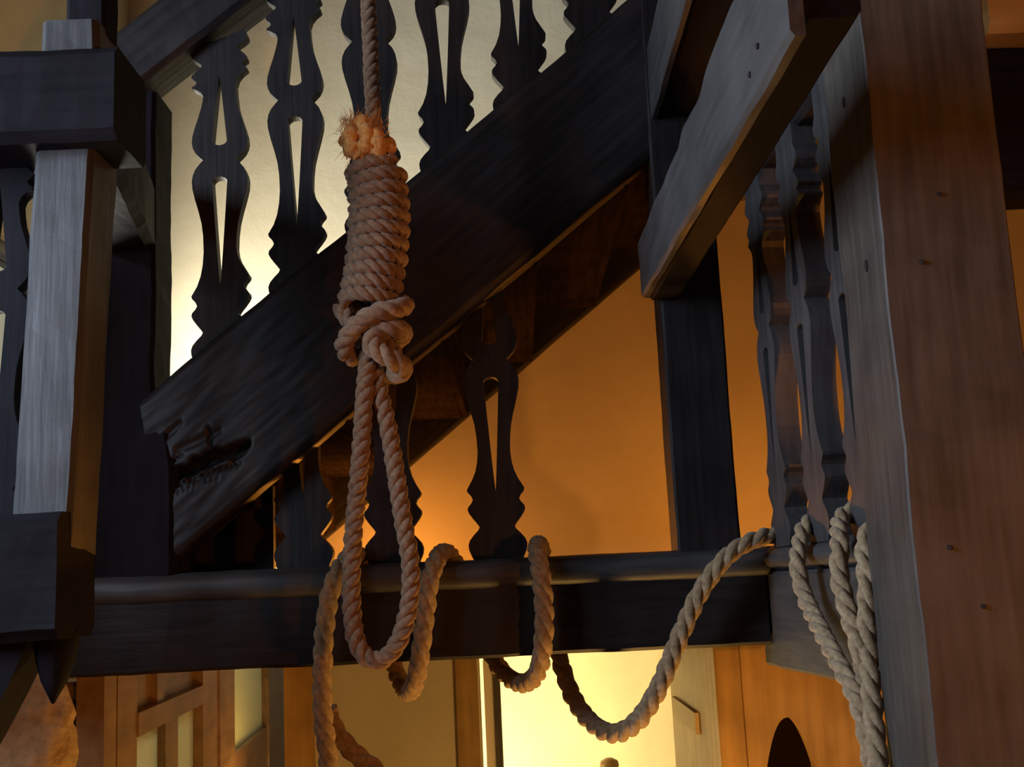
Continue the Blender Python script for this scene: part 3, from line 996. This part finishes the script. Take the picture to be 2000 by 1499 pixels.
for k in range(3):
    mk('strand', strand_vf(path, lambda u: RD - 0.0052 * min(1, max(0, (u - la + .06) / .12)), 0.128, k, hand=-1, step=0.0045), M['manila'], dr_, smooth=True)

# ------------------------------------------------------------------ lamps
# uplight behind the beam, and a second one added to even the wall glow
for ux, uy, pw_, lab in ((-0.45, 4.15, 8.0, 'small black floor uplight by the stair foot on the gallery floor'), (0.85, 3.85, 9.2, 'small black floor uplight behind the right gallery arm on the gallery floor')):
    ul = empty('floor_uplight', (ux, uy, -0.06), lab, 'lamp')
    rg = lambda z, r: [(ux + math.cos(a) * r, uy + math.sin(a) * r, z) for a in [math.pi * 2 * k / 16 for k in range(16)]]
    mk('housing', loft([rg(-0.06, .06), rg(-.02, .065), rg(-.02, .05), rg(-.045, .045)]), M['iron'], ul)
    mk('lens', loft([rg(-.044, .044), rg(-.03, .04), rg(-.026, .02)]), M['bulb'], ul)
    l = point_light('uplight_light', (0, 0, 0), pw_, WARM, 0.05)
    l.parent = ul; l.location = (0, 0, 0.10)


def bulb_lamp(name, loc, ztop, label, power, color, r=0.05, shade=True):
    t = empty(name, (loc[0], loc[1], loc[2] - .12), label, 'lamp')
    ring = lambda z, rr: [(loc[0] + math.cos(a) * rr, loc[1] + math.sin(a) * rr, loc[2] + z) for a in [math.pi * 2 * k / 16 for k in range(16)]]
    mk('cord', loft([ring(.12, .006), ring(ztop - loc[2], .006)]), M['iron'], t)
    mk('socket', loft([ring(.055, .02), ring(.10, .022), ring(.13, .008)]), M['iron'], t)
    mk('bulb', loft([ring(-.06, .006), ring(-.05, .025), ring(-.02, .042), ring(.01, .04), ring(.05, .018)]), M['bulb'], t, smooth=True)
    l = point_light(name + '_light', (0, 0, 0), power, color, r)
    l.parent = t
    l.location = (0, 0, -0.02)
    return t


bulb_lamp('pendant_lamp', (-0.42, 5.2, -0.95), 0.0, 'bare bulb pendant lamp in the lit room beyond the doorway', 95, (1.0, 0.88, 0.52), .06)
bulb_lamp('pendant_lamp', (-1.6, 5.2, -0.9), CZ, 'bare bulb pendant lamp in the passage behind the glazed screen', 45, (1, .62, .24), .05)  # unseen bulb added to light up the screen's edges
bulb_lamp('pendant_lamp', (2.0, -0.6, -0.3), CZ, 'bare bulb pendant lamp in the hall behind the viewer', 115, (1, .33, .05), .06)


def floor_lamp(x, y, zb, label, power, color):
    fl = empty('floor_lamp', (x, y, FZ), label, 'lamp')
    rg = lambda z, r: [(x + math.cos(a) * r, y + math.sin(a) * r, z) for a in [math.pi * 2 * k / 16 for k in range(16)]]
    mk('base', loft([rg(FZ, .1), rg(FZ + .02, .1), rg(FZ + .04, .03)]), M['iron'], fl)
    mk('pole', loft([rg(FZ + .04, .012), rg(zb - .07, .012)]), M['iron'], fl)
    mk('bulb', loft([rg(zb - .07, .018), rg(zb - .03, .04), rg(zb + .01, .045), rg(zb + .05, .03), rg(zb + .06, .006)]), M['bulb'], fl, smooth=True)
    l = point_light('floor_lamp_light', (0, 0, 0), power, color, .06)
    l.parent = fl
    l.location = (0, 0, zb - FZ)


floor_lamp(0.33, 2.95, -1.25, 'iron floor lamp standing below the gallery beam', 110, (1.0, 0.53, 0.13))
floor_lamp(-1.08, 5.1, -1.05, 'iron floor lamp in the passage beside the glazed screen', 30, (1.0, 0.58, 0.18))  # unseen lamp added to brighten this side of the screen
